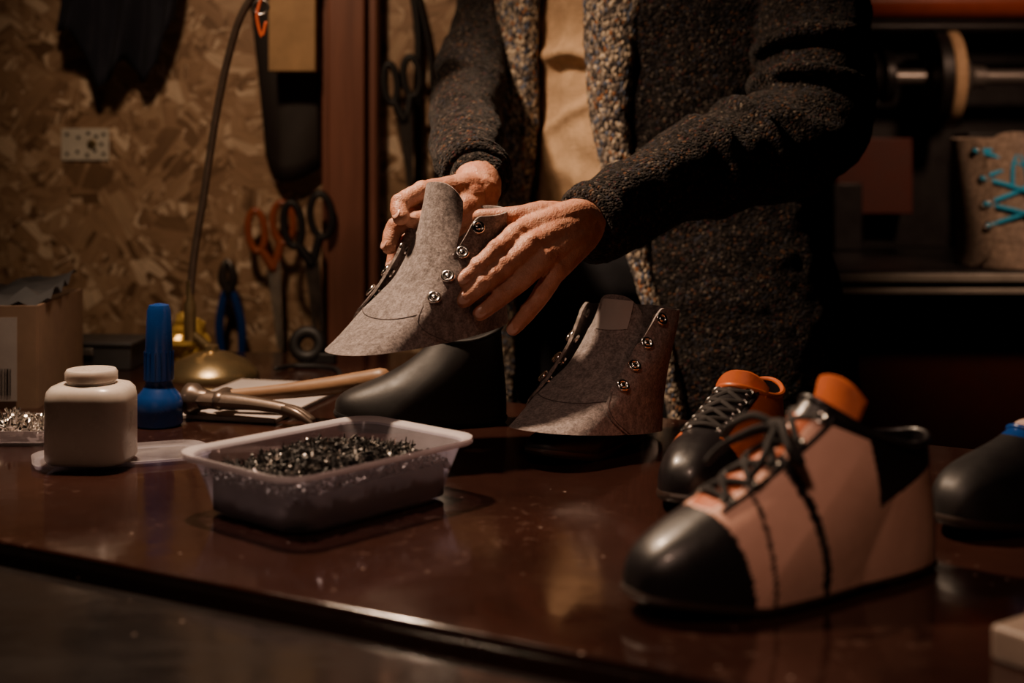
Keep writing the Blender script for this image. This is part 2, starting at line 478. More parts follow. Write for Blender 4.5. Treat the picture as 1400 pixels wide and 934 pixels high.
# ---------------------------------------------------------------- felt upper
def felt_upper(name, M, L=.235, H=.155, tongue=.012, fm=M_felt, laces=False, tag=False, tw=.052, W=.132, topx=.088, tback=0.0, vs=.74):
    def base(u, t, off=0.0, ex=0.0, vamp=False):
        c = (1+math.cos(u))/2; s = math.sin(u)
        F = V((L*c, W/2*sgn(s)*abs(s)**.85*(.72+.28*c), 0))
        w = max(0, math.cos(u))**1.6
        Tt = V((.004+topx*c, tw*s, H - .004*math.sin(u)**2))
        P1 = V((F.x-.060*w + .004*(1-w), F.y*(1-.06), .020*w+.05*(1-w)))
        P2 = V((Tt.x+(F.x-Tt.x)*.10 + .004*w, Tt.y+(F.y-Tt.y)*.45, (H*.42)*w+(H*.66)*(1-w)))
        q = 1-t
        p = F*q**3+P1*3*q*q*t+P2*3*q*t*t+Tt*t**3
        d = V((p.x-.050, p.y, 0))
        if d.length > 1e-6: p = p+d.normalized()*off
        if vamp:
            k = min(1, max(0, (t-.26)/.3)); k = k*k*(3-2*k)
            p.y *= 1-(1-vs)*k
        p.z += ex; p.x -= ex*tback
        return p
    uf = [(0, 84), (.12, 66), (.26, 51), (.45, 42), (.75, 43), (1, 54)]
    b = MB()
    O = []; I = []
    nt, nu = 26, 64
    for i in range(nt+1):
        t = i/nt; a = R(interp(t, uf)); ro = []; ri = []
        for j in range(nu+1):
            u = a+(2*math.pi-2*a)*j/nu
            e = min(j, nu-j)/nu
            tt = t*(1-.06*max(0, 1-e/.045)**2) if t > .8 else t
            cu = .006*max(0, 1-e/.10)**2*min(1, max(0, (t-.35)/.3))
            ro.append(base(u, tt, .0055+cu)); ri.append(base(u, tt, .0020+cu))
        O.append(ro); I.append(ri)
    b.solid(O, I, 0, 1)
    O = []; I = []
    def tex(t, f): return tongue*max(0, (t-.45)/.55)**2-(.020*abs(f)**3.2 if tongue else 0)*max(0, (t-.8)/.2)
    nv = 30
    for i in range(nv+1):
        t = i/nv; um = R(interp(t, [(0, 92), (.3, 82), (.55, 66), (1, 52)])); ro = []; ri = []
        for j in range(35):
            f = -1+2*j/34; u = um*f
            ro.append(base(u, t, .0015, tex(t, f), True)); ri.append(base(u, t, -.0015, tex(t, f), True))
        O.append(ro); I.append(ri)
    b.solid(O, I, 0, 1)
    pts = [base(R(f), .30+.05*math.cos(R(f)*1.5), .0022, 0, True) for f in range(-52, 53, 8)]
    b.tube(pts, .0006, 6, 2, 3)
    for sd in (1, -1):
        pts = [base(sd*R(interp(t/20, uf)+3.2), t/20, .0062) for t in range(0, 9)]
        b.tube(pts, .0004, 5, 2, 1)
    E = {1: [], -1: []}
    for sd in (1, -1):
        for t in (.42, .58, .75, .92):
            S = lambda u, tt: base(u, tt, .0062)
            E[sd].append(eyelet(b, S, sd*R(interp(t, uf)+13.5), t, .05, .02, 3))
    if laces:
        for k in range(4):
            p, q = E[1][k], E[-1][k]
            if k < 3:
                q2 = E[-1][k+1]; mid = (p+q2)/2+V((.026, 0, .002)); b.tube([p, mid, q2], .0042, 8, 4, 6)
                p2 = E[1][k+1]; mid = (p2+q)/2+V((.023, 0, .002)); b.tube([q, mid, p2], .0042, 8, 4, 6)
        c = (E[1][3]+E[-1][3])/2+V((.030, 0, 0))
        for sd in (1, -1):
            b.tube([E[sd][3], c+V((-.004, sd*.012, .002)), c], .0042, 8, 4, 6)
            b.tube([c, c+V((.006, sd*.014, -.030)), c+V((.010, sd*.018, -.065))], .0040, 8, 4, 6)
    if tag:
        G = []
        for i in range(5):
            G.append([base(R(-20+j*11), .84+i*.035, .0030, tex(.84+i*.035, 0), True) for j in range(6)])
        b.grid(G, 5)
    return b.build(name, [fm, M_fedge if fm is M_felt else fm, M_thread, M_chrome, M_cyan, M_paper], M=M, sharp=50)

def frame(loc, yaw, pitch=0, roll=0, s=1):
    return Matrix.Translation(loc) @ Matrix.Rotation(yaw, 4, 'Z') @ Matrix.Rotation(-pitch, 4, 'Y') @ Matrix.Rotation(roll, 4, 'X') @ Matrix.Scale(s, 4)

felt_upper('felt_shoe_upper', frame((.161, 1.720, .757), R(180+54), R(8)), tag=True, L=.247, H=.146, tongue=.008)
felt_upper('felt_shoe_upper.001', frame((-.018, 1.680, .892), R(180+45), R(-4)), tongue=.036, L=.240, H=.134, tback=.15)

# ---------------------------------------------------------------- leather shoes
def shoe(name, M, L=.27, W=.10, hh=.10, fh=.13, xt=.12, toez=.062, tw=.03, z0=.016, pat=None, mats=None,
         laces=True, bow=True, tongue=True, closed=False, roll_mi=1, tongue_mi=2, th=.045):
    x0 = .006
    def S(u, t):
        c = (1+math.cos(u))/2; s = math.sin(u)
        wx = interp(c, [(0, .74), (.35, .72), (.7, 1), (1, .92)])
        sp = .012*max(0, c-.72)/.28
        F = V((L*c, W/2*wx*sgn(s)*abs(s)**.72, z0+sp))
        Tt = V((x0+(xt-x0)*c, tw*s, hh+(fh-hh)*c**1.5-.010*s*s))
        w = c**3
        P1 = V((F.x+.006*(c-.4), F.y*1.05, z0+(.030+.022*w)*min(1, toez/.055)+sp))
        P2 = V((Tt.x+(F.x-Tt.x)*(.10+.42*w), Tt.y+(F.y-Tt.y)*(.45+.25*w), (Tt.z-.035)*(1-w)+toez*w))
        q = 1-t
        return F*q**3+P1*3*q*q*t+P2*3*q*t*t+Tt*t**3
    b = MB(); nt, nu = (90, 280) if pat else (26, 64)
    G = [[S(2*math.pi*j/nu, i/nt) for j in range(nu)] for i in range(nt+1)]
    def fm(i, j):
        p = (G[i][j]+G[min(i+1, nt)][(j+1) % nu])/2
        return pat(p.x/L, p.y, p.z, (i+.5)/nt) if pat else 0
    def inn(p, k=.003):
        d = V((p.x-L*.45, p.y, (p.z-.02)*.5)); return p-d.normalized()*k
    G2 = [[inn(p) for p in row] for row in G]
    b.grid(G, fm=fm, closev=True)
    b.grid([row[::-1] for row in G2], 1, closev=True)
    b.grid([G[-1], G2[-1]], pat(.1, 0, hh, .99) if pat else 0, closev=True)
    b.tube(G[-1][::4], .0030, 8, roll_mi if not closed else 0, 2, True)
    if closed: b.add([tuple(p) for p in G[-1]], [list(range(nu))], 0)
    out = [(V((L*.5, 0, 0))+(V((p.x, p.y, 0))-V((L*.5, 0, 0)))*1.02) for p in G[0]]
    rings = []
    for zz, sc in ((0, .96), (.003, .99), (z0-.003, 1.0), (z0, .99)):
        rings.append([V((L*.5+(p.x-L*.5)*sc, p.y*sc, zz+.012*max(0, p.x/L-.72)/.28+(.004 if .25 < p.x/L < .5 and zz < .004 else 0))) for p in out])
    b.grid(rings, 3, closev=True)
    b.add([tuple(p) for p in rings[0]], [list(range(nu))[::-1]], 3)
    b.add([tuple(p) for p in rings[-1]], [list(range(nu))], 3)
    if laces or tongue:
        def at(t, y):
            lo, hi = 0.0, 1.6
            sg = sgn(y); y = abs(y)
            for _ in range(24):
                mid = (lo+hi)/2
                if abs(S(mid, t).y) < y: lo = mid
                else: hi = mid
            return S(sg*(lo+hi)/2, t)+V((.0, 0, .0015))
        if laces:
            TT = [.60, .69, .78, .87, .96]
            for sd in (1, -1):
                b.tube([at(t, sd*.022)+V((0, 0, -.0005)) for t in (.54, .6, .7, .8, .9, .98)], .0020, 6, 1, 4)
            E = {}
            for t in TT:
                for sd in (1, -1):
                    p = at(t, sd*.017); E[(t, sd)] = p
                    m = nmat(p, V((.5, sd*.5, 1))); b.torus(.0046, .0016, 4, m, 12, 6)
            for t1, t2 in zip(TT, TT[1:]):
                for sd in (1, -1):
                    a, c = E[(t1, sd)], E[(t2, -sd)]
                    b.tube([a, (a+c)/2+V((.003, 0, .005)), c], .0029, 8, 5, 5)
            a, c = E[(TT[0], 1)], E[(TT[0], -1)]
            b.tube([a, (a+c)/2+V((.003, 0, .004)), c], .0029, 8, 5, 5)
            if bow:
                kn = (E[(.87, 1)]+E[(.87, -1)])/2+V((.006, 0, .010))
                b.ell(kn, (.008, .009, .006), 5)
                for sd in (1, -1):
                    b.tube([kn, kn+V((.010, sd*.018, .006)), kn+V((.020, sd*.040, -.008)), kn+V((.012, sd*.044, -.018)), kn+V((.004, sd*.022, -.008)), kn], .0034, 8, 5, 6)
                    b.tube([kn, kn+V((.014, sd*.012, -.004)), kn+V((.034, sd*.026, -.018)), kn+V((.046, sd*.028, -.028))], .0032, 8, 5, 6)
        if tongue:
            O = []; I = []
            for i in range(13):
                t = i/12; ro = []; ri = []
                for j in range(17):
                    f = -1+2*j/16
                    wv = .026*(1+.1*t)
                    p = V((xt-.010-.012*t-.010*f*f, wv*f, fh-.03+th*t-(.014*abs(f)**3+.004*f*f)*t)); ro.append(p); ri.append(p+V((-.004, 0, 0)))
                O.append(ro); I.append(ri)
            b.solid(O, I, tongue_mi)
    return b.build(name, mats, M=M, sharp=45)

def pat_blush(x, y, z, t):
    if x > .80-24*y*y: return 1
    if t > .95: return 1
    if abs(y) < .014 and t > .55 and x > .3: return 2
    if x < .30+.35*(z-.08) and z > .094-.10*x: return 1
    if x < .035: return 1
    if abs(x-(.50+.9*max(0, z-.03))) < .015: return 1
    if abs(x-.680) < .006: return 1
    return 0
def pat_orange(x, y, z, t):
    if x > .80-16*y*y: return 1
    if abs(y) < .021 and t > .52 and x > .3: return 1
    if t > .9: return 0
    if .30 < x < .46 and z < .06: return 1
    return 0
def pat_third(x, y, z, t):
    if x > .60: return 1
    if t > .92: return 4
    if x > .45: return 1
    return 0
SM = lambda a, t_: [a, M_black, t_, M_sole, M_chrome, M_lace]
shoe('leather_shoe', frame((.345, 1.185, T), math.atan2(-.128, -.245)), L=.290, W=.112, hh=.110, fh=.148, xt=.125, toez=.058, tw=.034,
     pat=pat_blush, mats=SM(M_pink, M_orange), th=.046, z0=.008)
shoe('leather_shoe.001', frame((.286, 1.580, T), math.atan2(-.25, -.128)), L=.285, W=.10, hh=.088, fh=.100, xt=.13,
     pat=pat_orange, mats=SM(M_orange, M_orange), th=.042, bow=False, z0=.010, roll_mi=2)
shoe('leather_shoe.002', frame((.580, 1.42, T), math.atan2(-.17, -.20)), L=.26, W=.095, hh=.072, fh=.084, xt=.14, toez=.058,
     pat=pat_third, mats=[M_white, M_blackm, M_white, M_sole, M_blue, M_lace], th=.034, laces=False, z0=.010, roll_mi=4, tongue_mi=0)
shoe('shoe_last', frame((.148, 1.702, T), R(180+54)), L=.208, W=.082, hh=.080, fh=.075, xt=.06, toez=.024, tw=.016, z0=.008,
     mats=[M_blackm, M_blackm, M_blackm, M_sole, M_chrome], laces=False, tongue=False, closed=True)
shoe('shoe_last.001', frame((-.008, 1.785, T), R(180+12)), L=.213, W=.095, hh=.120, fh=.108, xt=.09, toez=.040, tw=.026, z0=.010,
     mats=[M_blackm, M_blackm, M_blackm, M_blackm, M_chrome], laces=False, tongue=False, closed=True)

# ---------------------------------------------------------------- tub of tacks
def rrect(w, d, r, n=6):
    P = []
    for cx, cy, a0 in ((w/2-r, d/2-r, 0), (-w/2+r, d/2-r, 90), (-w/2+r, -d/2+r, 180), (w/2-r, -d/2+r, 270)):
        for k in range(n+1):
            a = R(a0+90*k/n); P.append((cx+r*math.cos(a), cy+r*math.sin(a)))
    return P
tub = empty('plastic_tub'); tub.matrix_world = Matrix.Translation((-.175, 1.372, T)) @ Matrix.Rotation(R(48), 4, 'Z')
b = MB()
def lv(sc, z, r=.03): return [V((x, y, z)) for x, y in rrect(.248*sc, .176*sc, r)]
O = [lv(.02, .001, .001), lv(.76, .001), lv(.80, .004), lv(.86, .030), lv(.93, .056), lv(.94, .058), lv(1.0, .060), lv(1.005, .055),
     lv(.995, .054), lv(.995, .0575), lv(.93, .0555), lv(.925, .054), lv(.85, .030), lv(.79, .006), lv(.75, .0032), lv(.02, .0032, .001)]
b.grid(O, 0, closev=True, fm=lambda i, j: 1 if 4 <= i <= 10 else 0)
b.build('tub_wall', [M_tub, M_rim], parent=tub, sharp=60)
b = MB()
for i in range(2500):
    x = random.uniform(-.098, .098); y = random.uniform(-.067, .067)
    hgt = .038+.017*(1-(x/.1)**2)*(1-(y/.08)**2)+.009*noise.noise(V((x*40, y*40, 0)))
    z = hgt-random.random()*.006
    m = Matrix.Translation((x, y, z)) @ Matrix.Rotation(random.random()*6.3, 4, 'Z') @ Matrix.Rotation(random.uniform(-1.2, 1.2), 4, 'Y')
    q = random.random(); mi = 0 if q < .45 else (1 if q < .93 else 2)
    if q < .8: b.box((0, 0, 0), (random.uniform(.006, .012), .0022, .0018), mi, m)
    else:
        b.lathe([(.0001, .0), (.0035, .0), (.0035, .0012), (.0009, .0014), (.0005, .008)], 7, mi, m)
b.prism(rrect(.196, .136, .02), .005, .036, 1)
b.build('tacks_heap', [M_dsteel, M_blackm, M_chrome], parent=tub, sharp=30, fix=False)

# ---------------------------------------------------------------- person
person = empty('cobbler')
yaw = R(35)
f = V((-math.sin(yaw), -math.cos(yaw), 0)); l = V((math.cos(yaw), -math.sin(yaw), 0))
C0 = V((.222, 2.235, 0))
rings = [  # z, lateral, depth, phiL, phiR, shift along l
    (.40, .300, .215, -62, 24, .06), (.60, .292, .205, -58, 22, .05), (.78, .282, .195, -54, 18, .04), (.92, .272, .182, -46, 12, .02),
    (1.05, .258, .172, -32, 6, .0), (1.15, .258, .172, -29, 1, .0), (1.27, .266, .172, -28, -1, .0), (1.38, .262, .160, -27, -2, 0),
    (1.45, .225, .135, -25, -4, 0), (1.49, .15, .10, -22, -6, 0), (1.53, .085, .085, -20, -8, 0)]
RZ = cr(rings, 5)
def ringpt(r, phi, off=0):
    z, a, d, _, _, sh = r
    fold = 1+.02*math.sin(phi*7+z*3)*min(1, max(0, 1.1-z)*2)
    return C0+l*sh+f*(d+off)*fold*math.cos(phi)+l*(a+off)*fold*math.sin(phi)+V((0, 0, z))
coat = MB()
O = []; I = []
for r in RZ:
    p0 = R(r[4]); p1 = 2*math.pi+R(r[3])
    O.append([ringpt(r, p0+(p1-p0)*j/70) for j in range(71)])
    I.append([ringpt(r, p0+(p1-p0)*j/70, -.018) for j in range(71)])
coat.solid(O, I)
coat.tube([(.030, 2.34, 1.44), (-.015, 2.31, 1.36), (-.050, 2.24, 1.25), (-.066, 2.10, 1.165), (-.066, 1.98, 1.12), (-.058, 1.86, 1.085), (-.045, 1.765, 1.060)],
          [.070, .066, .056, .052, .049, .046, .041], 26, 0, 6)
sl = [(.40, 2.16, 1.43), (.425, 2.10, 1.35), (.43, 2.02, 1.23), (.415, 1.955, 1.14), (.375, 1.915, 1.10), (.30, 1.87, 1.083), (.22, 1.82, 1.058), (.15, 1.765, 1.028), (.100, 1.72, 1.003)]
coat.tube(sl, [.078, .082, .080, .080, .078, .071, .062, .053, .047], 30, 0, 6)
for k, (p, a) in enumerate([((.36, 1.90, 1.10), .4), ((.31, 1.87, 1.09), .1), ((.25, 1.835, 1.07), -.2), ((.41, 1.95, 1.17), .8), ((.42, 1.99, 1.23), 1.0)]):
    c = V(p); d = V((-.8, -.45, -.25)).lerp(V((0, -.3, -1)), min(1, max(0, a))).normalized()
    rr = .074 if k < 3 else .081
    m = nmat(c, d); coat.torus(rr-.006-(.008 if k == 2 else 0), .011, 0, m, 24, 8)
coat.build('coat', [M_coat], parent=person, remesh=.0055, smooth=4, disp=[(.09, .022), (.03, .006)])
lap = MB()
for side in (0, 1):
    O = []; I = []
    for r in RZ:
        if r[0] > 1.5: continue
        e = R(r[3]) if side == 0 else R(r[4])
        wdt = R(interp(r[0], [(.4, 8), (.9, 10), (1.1, 20), (1.3, 32), (1.5, 24)]))
        if side == 1: wdt *= .60
        ro = []; ri = []
        for j in range(9):
            q = j/8
            ph = (e+R(2)-wdt*q) if side == 0 else (e-R(2)+wdt*q)
            bulge = (.026 if side == 0 else .018)*math.sin(math.pi*min(1, .12+q*.88))**.6
            ro.append(ringpt(r, ph, .006+bulge)); ri.append(ringpt(r, ph, -.006))
        O.append(ro); I.append(ri)
    lap.solid(O, I)
lap.build('coat_lapels', [M_lapel], parent=person, remesh=.005, smooth=3, disp=[(.02, .004)])
cuf = MB()
for c, d, rr in (((-.045, 1.762, 1.059), (.02, -.85, -.25), .036), ((.096, 1.716, 1.001), (-.68, -.6, -.35), .042)):
    m = nmat(V(c), V(d)); cuf.torus(rr, .0085, 0, m, 28, 10)
    m2 = nmat(V(c)-V(d).normalized()*.012, V(d)); cuf.torus(rr+.002, .0085, 0, m2, 28, 10)
cuf.build('coat_cuffs', [M_coat], parent=person, disp=[(.01, .002)])
sh = MB(); G = []
for r in cr([(.96, .220, .148), (1.02, .220, .153), (1.10, .226, .156), (1.2, .228, .153), (1.32, .232, .150), (1.42, .19, .125), (1.48, .10, .08)], 18):
    row = []
    for j in range(240):
        ph = 2*math.pi*j/240; z = r[0]
        pp = (ph if ph < math.pi else ph-2*math.pi)
        env = math.exp(-((pp+.25)/.30)**4)
        w = .006*math.sin(z*62+math.sin(pp*3+.6)*2.6)*math.exp(-((z-1.05)/.06)**2)
        zf = z-1.232+.06*(pp+.3)+.010*math.sin(pp*9)
        w += .018*math.exp(-(zf/.011)**2)-.008*math.exp(-((zf+.026)/.012)**2)
        zg = z-1.15-.10*(pp+.2)
        w += .008*math.exp(-(zg/.010)**2)
        w += .004*math.sin(pp*24+z*12)*(.4+.6*math.exp(-((z-1.02)/.05)**2))
        w += .010*noise.noise(V((pp*5, z*16, 1)))
        w *= env
        row.append(C0+f*(r[2]+w)*math.cos(ph)+l*(r[1]+w)*math.sin(ph)+V((0, 0, z)))
    G.append(row)
sh.grid(G, 0, closev=True); sh.add([tuple(p) for p in G[0]], [list(range(240))]); sh.add([tuple(p) for p in G[-1]], [list(range(240))])
sh.build('shirt', [M_shirt], parent=person, sharp=0)
tr = MB()
hipL = C0-l*.09; hipR = C0+l*.09
tr.ell(C0+V((0, 0, .92))+f*.01, (.17, .145, .13))
for h in (hipL, hipR):
    tr.tube([h+V((0, 0, .93)), h+V((0, 0, .7))+f*.02, h+V((0, 0, .48))+f*.02, h+V((0, 0, .28)), h+V((0, 0, .08))], [.10, .092, .07, .066, .058], 20, 0, 5)
tr.build('trousers', [M_trs], parent=person, remesh=.009, smooth=3)
bt = MB()
for h in (hipL, hipR):
    bt.tube([h+V((0, 0, .05))-f*.05, h+V((0, 0, .055))+f*.05, h+V((0, 0, .04))+f*.17], [.045, .048, .036], 16, 0, 5, sq=.9)
    bt.tube([h+V((0, 0, .14)), h+V((0, 0, .05))], [.056, .05], 16, 0, 4)
bt.build('boots', [M_black], parent=person, remesh=.007, smooth=3)
hd = MB(); hc = C0+f*.04+V((0, 0, 1.66))
hd.tube([C0+V((0, 0, 1.44)), C0+f*.02+V((0, 0, 1.56)), hc+V((0, 0, -.03))], [.065, .058, .06], 18, 0, 4)
mh = nmat(hc, f+V((0, 0, -.45)))
hd.ell((0, 0, 0), (.074, .105, .092), 0, mh); hd.ell((0, -.06, .035), (.05, .05, .05), 0, mh)
hd.ell((0, -.012, .095), (.014, .026, .02), 0, mh)
hd.ell((0, -.058, .083), (.024, .006, .008), 0, mh); hd.ell((0, -.068, .081), (.022, .006, .009), 0, mh)
for s_ in (1, -1):
    hd.ell((s_*.077, -.01, -.005), (.008, .03, .018), 0, mh); hd.ell((s_*.03, .026, .078), (.024, .008, .012), 0, mh)
hd.build('head', [M_skin], parent=person, remesh=.005, smooth=4)
ey = MB()
for s_ in (1, -1): ey.ell((s_*.030, .008, .079), (.012, .007, .010), 0, mh)
ey.build('eyes', [M_paper], parent=person)
hr = MB(); hr.ell((0, .022, -.022), (.083, .100, .088), 0, mh); hr.ell((0, .085, .035), (.062, .03, .05), 0, mh)
hr.build('hair', [M_hair], parent=person, remesh=.006, smooth=2, disp=[(.012, .012)])

# ---- hands
q = .00085
def H(a, bb, y): return V((a*q*(y/1.652), y, 1.1-bb*q*(y/1.652)))
def finger(b, P, rad, nails, nr, ndir=None):
    rad = [x*1.15 for x in rad]
    b.tube(P, rad, 14, 0, 6)
    for k in (1, 2):
        b.ell(V(P[k])+V((0, -.0012, .001)), (rad[k]*1.06, rad[k]*1.0, rad[k]*1.06))
    if nails is not None:
        tip = V(P[-1]); d = (tip-V(P[-2])).normalized(); nn = ndir.normalized(); nn = (nn-d*nn.dot(d)).normalized()
        x = d.cross(nn); m = Matrix((x, d, nn)).transposed().to_4x4(); m.translation = tip+nn*rad[-1]*.82-d*.001
        nails.ell((0, 0, 0), (nr*.70, nr*.95, .0013), 0, m, 14, 8)
hb = MB(); nb = MB()
camn = V((.05, -1, .25))
w0 = H(104, 112, 1.705); w1 = H(84, 114, 1.668)
kn = {'i': H(8, 124, 1.608), 'm': H(25, 140, 1.596), 'r': H(42, 158, 1.597), 'p': H(58, 176, 1.608)}
F_ = {
 'i': ([kn['i'], H(-22, 148, 1.584), H(-46, 170, 1.571), H(-67, 188, 1.564)], [.0122, .0104, .0094, .0080]),
 'm': ([kn['m'], H(-10, 169, 1.579), H(-40, 193, 1.566), H(-66, 215, 1.560)], [.0122, .0106, .0096, .0082]),
 'r': ([kn['r'], H(14, 187, 1.584), H(-16, 211, 1.574), H(-43, 233, 1.569)], [.0120, .0104, .0094, .0080]),
 'p': ([kn['p'], H(42, 205, 1.600), H(22, 231, 1.595), H(2, 254, 1.598)], [.0112, .0096, .0086, .0074])}
for k, (P, rd) in F_.items(): finger(hb, P, rd, nb, .0085, camn)
for k, o_ in (('i', (88, 100)), ('m', (90, 110)), ('r', (92, 122)), ('p', (90, 134))):
    a = H(o_[0], o_[1], 1.664); mid = (a+kn[k])/2+V((0, -.004, .001))
    hb.tube([w0, a, mid, kn[k]], [.024, .0205, .0175, .0140], 16, 0, 6)
hb.ell(H(52, 138, 1.634), (.034, .018, .030))
hb.tube([H(80, 104, 1.672), H(42, 100, 1.646), H(10, 101, 1.634), H(-20, 102, 1.632), H(-44, 101, 1.632)], [.019, .0175, .0130, .0110, .0090], 16, 0, 6)
hb.tube([V((.135, 1.75, 1.013)), w0, w1], [.032, .030, .027], 18, 0, 6)
for k in 'imrp': hb.ell(kn[k]+V((.001, -.007, .005)), (.009, .006, .008))
hb.build('hand_left', [M_skin], parent=person, remesh=.0018, smooth=3, disp=[(.010, .0016)])
nb.build('nails_left', [M_nail], parent=person)
hb = MB(); nb = MB()
w0 = V((-.045, 1.80, 1.066)); a0 = H(-46, 66, 1.720)
hb.tube([w0, V((-.043, 1.745, 1.052)), a0], [.031, .030, .028], 18, 0, 6)
K = [H(-84, 62, 1.682), H(-82, 78, 1.678), H(-76, 94, 1.682), H(-68, 108, 1.690)]
for k_ in K: hb.tube([a0, (a0+k_)/2+V((0, -.003, .002)), k_], [.022, .0185, .0145], 16, 0, 6)
hb.ell(H(-62, 76, 1.698), (.024, .024, .024))
finger(hb, [K[0], H(-122, 68, 1.655), H(-152, 84, 1.635), H(-152, 102, 1.618)], [.0128, .0112, .0100, .0084], nb, .0085, V((-.6, -.8, .3)))
finger(hb, [K[1], H(-124, 98, 1.662), H(-158, 116, 1.652), H(-168, 142, 1.642)], [.0125, .0110, .0098, .0084], nb, .0085, V((-.8, -.6, .1)))
finger(hb, [K[2], H(-118, 122, 1.674), H(-152, 142, 1.668), H(-162, 168, 1.660)], [.0120, .0104, .0094, .0080], nb, .008, V((-.8, -.6, .1)))
finger(hb, [K[3], H(-104, 140, 1.684), H(-130, 160, 1.680), H(-142, 180, 1.674)], [.0108, .0092, .0084, .0072], nb, .007, V((-.8, -.6, .1)))
finger(hb, [a0, H(-66, 92, 1.680), H(-92, 102, 1.655), H(-112, 104, 1.642), H(-136, 106, 1.630)], [.018, .0160, .0128, .0110, .0088], nb, .009, V((0, -.7, .7)))
hb.build('hand_right', [M_skin], parent=person, remesh=.0018, smooth=3, disp=[(.010, .0016)])
nb.build('nails_right', [M_nail], parent=person)

# ---------------------------------------------------------------- left table items
b = MB()
J = [(.0, .60), (.002, .94), (.006, 1.0), (.068, 1.0), (.078, .96), (.083, .86), (.085, .7)]
G = []
for z, s_ in J: G.append([V((x, y, z)) for x, y in rrect(.090*s_, .080*s_, .026*s_, 8)])
NJ = len(G[0])
b.grid(G, 0, closev=True); b.add([tuple(p) for p in G[0]], [list(range(NJ))[::-1]]); b.add([tuple(p) for p in G[-1]], [list(range(NJ))])
b.lathe([(.026, .083), (.026, .088), (.028, .089), (.028, .097), (.026, .100), (.001, .100)], 32, 0)
b.build('plastic_jar', [M_milk], M=Matrix.Translation((-.457, 1.545, T+.004)) @ Matrix.Rotation(R(-4), 4, 'Z'), sharp=50)
b = MB()
G = [[V((x, y, z)) for x, y in rrect(.19*s_, .10*s_, .03*s_)] for z, s_ in ((0, .9), (.001, .97), (.006, 1), (.0065, .985), (.003, .95), (.003, .1))]
b.grid(G, 0, closev=True); b.build('plastic_lid', [M_tub], M=Matrix.Translation((-.432, 1.575, T)) @ Matrix.Rotation(R(20), 4, 'Z'), sharp=50)
b = MB()
b.lathe([(.001, 0), (.026, 0), (.029, .003), (.029, .028), (.026, .038), (.019, .046), (.0165, .052), (.0165, .056), (.0185, .057), (.0165, .10), (.0145, .142), (.012, .149), (.004, .151), (.001, .151)], 32, 0)
for k in range(16):
    a = 2*math.pi*k/16; b.box((.0178*math.cos(a), .0178*math.sin(a), .075), (.0014, .0014, .034), 0, None, a)
b.build('blue_squeeze_bottle', [M_blue], M=Matrix.Translation((-.437, 1.76, T)), sharp=50)
lamp = empty('desk_lamp')
b = MB()
b.lathe([(.001, 0), (.070, 0), (.071, .004), (.066, .012), (.050, .026), (.028, .036), (.012, .040), (.010, .048), (.001, .050)], 48, 0, Matrix.Translation((-.448, 2.12, T)))
b.tube([(-.448, 2.12, T+.04), (-.462, 2.12, T+.052), (-.478, 2.12, T+.065)], .007, 12, 0, 4)
b.lathe([(.001, 0), (.009, 0), (.009, .055), (.006, .06), (.006, .09), (.001, .09)], 16, 0, Matrix.Translation((-.480, 2.12, T+.055)))
b.tube([(-.480, 2.12, .87), (-.474, 2.12, .93), (-.458, 2.12, 1.03), (-.440, 2.115, 1.14), (-.420, 2.11, 1.23), (-.396, 2.10, 1.295), (-.355, 2.09, 1.345), (-.30, 2.06, 1.385), (-.255, 2.03, 1.39)], .0058, 12, 1, 6)
hdM = nmat(V((-.235, 2.015, 1.40)), V((-.55, .45, .72)))
b.lathe([(.050, -.05), (.036, -.01), (.022, .02), (.014, .03), (.014, .06), (.001, .062)], 32, 0, hdM)
b.build('lamp_body', [M_brass, M_worn], parent=lamp, sharp=50)
b = MB(); b.torus(.011, .0022, 0, Matrix.Translation((-.368, 2.085, 1.298)) @ Matrix.Rotation(R(80), 4, 'X'), 20, 8)
b.tube([(-.368, 2.085, 1.31), (-.373, 2.08, 1.285), (-.366, 2.08, 1.255), (-.360, 2.08, 1.275)], .0026, 8, 1, 4)
b.build('lamp_clip', [M_chrome, M_redp], parent=lamp)
b = MB(); b.box((-.345, 1.92, T+.003), (.17, .27, .006), 0, None, R(-14))
b.build('paper_notebook', [M_paper], bevel=.0015)
b = MB(); z = T+.026
b.tube([(-.375, 1.812, z), (-.30, 1.800, z+.008), (-.23, 1.788, z+.018), (-.163, 1.774, z+.030)], [.008, .0095, .0115, .013], 14, 1, 6)
b.lathe([(.001, 0), (.018, 0), (.020, .002), (.020, .013), (.014, .020), (.012, .03)], 24, 0, nmat(V((-.412, 1.800, z)), V((.9, -.25, 0))))
pts = [(-.390, 1.792, z, .0135), (-.355, 1.782, z, .0130), (-.32, 1.770, z-.001, .0105), (-.285, 1.757, z-.004, .009), (-.262, 1.748, z-.008, .0075), (-.246, 1.742, z-.015, .0055)]
b.tube([p[:3] for p in pts], [p[3] for p in pts], 8, 0, 5, sq=.85)
for sd in (-1, 1):
    b.tube([(-.290, 1.759, z-.003), (-.264, 1.749+.008*sd, z-.008), (-.245, 1.742+.010*sd, z-.018)], [.006, .006, .003], 8, 0, 5)
b.tube([(-.367, 1.784, z), (-.364, 1.815, z)], .0125, 12, 0, 3)
b.build('hammer', [M_worn, M_tan], sharp=50)
b = MB(); w, d, h, t = .25, .22, .135, .004
b.box((0, 0, t/2), (w, d, t)); b.box((0, -d/2, h/2), (w, t, h)); b.box((0, d/2, h/2), (w, t, h)); b.box((w/2, 0, h/2), (t, d, h)); b.box((-w/2, 0, h/2), (t, d, h))
b.box((.04, -d/2-.0035, .065), (.12, .001, .11), 1)
for i in range(14): b.box((.045+i*.0036, -d/2-.0045, .035), (.0012+.0012*(i % 3 == 0), .0008, .035), 2)
G = []
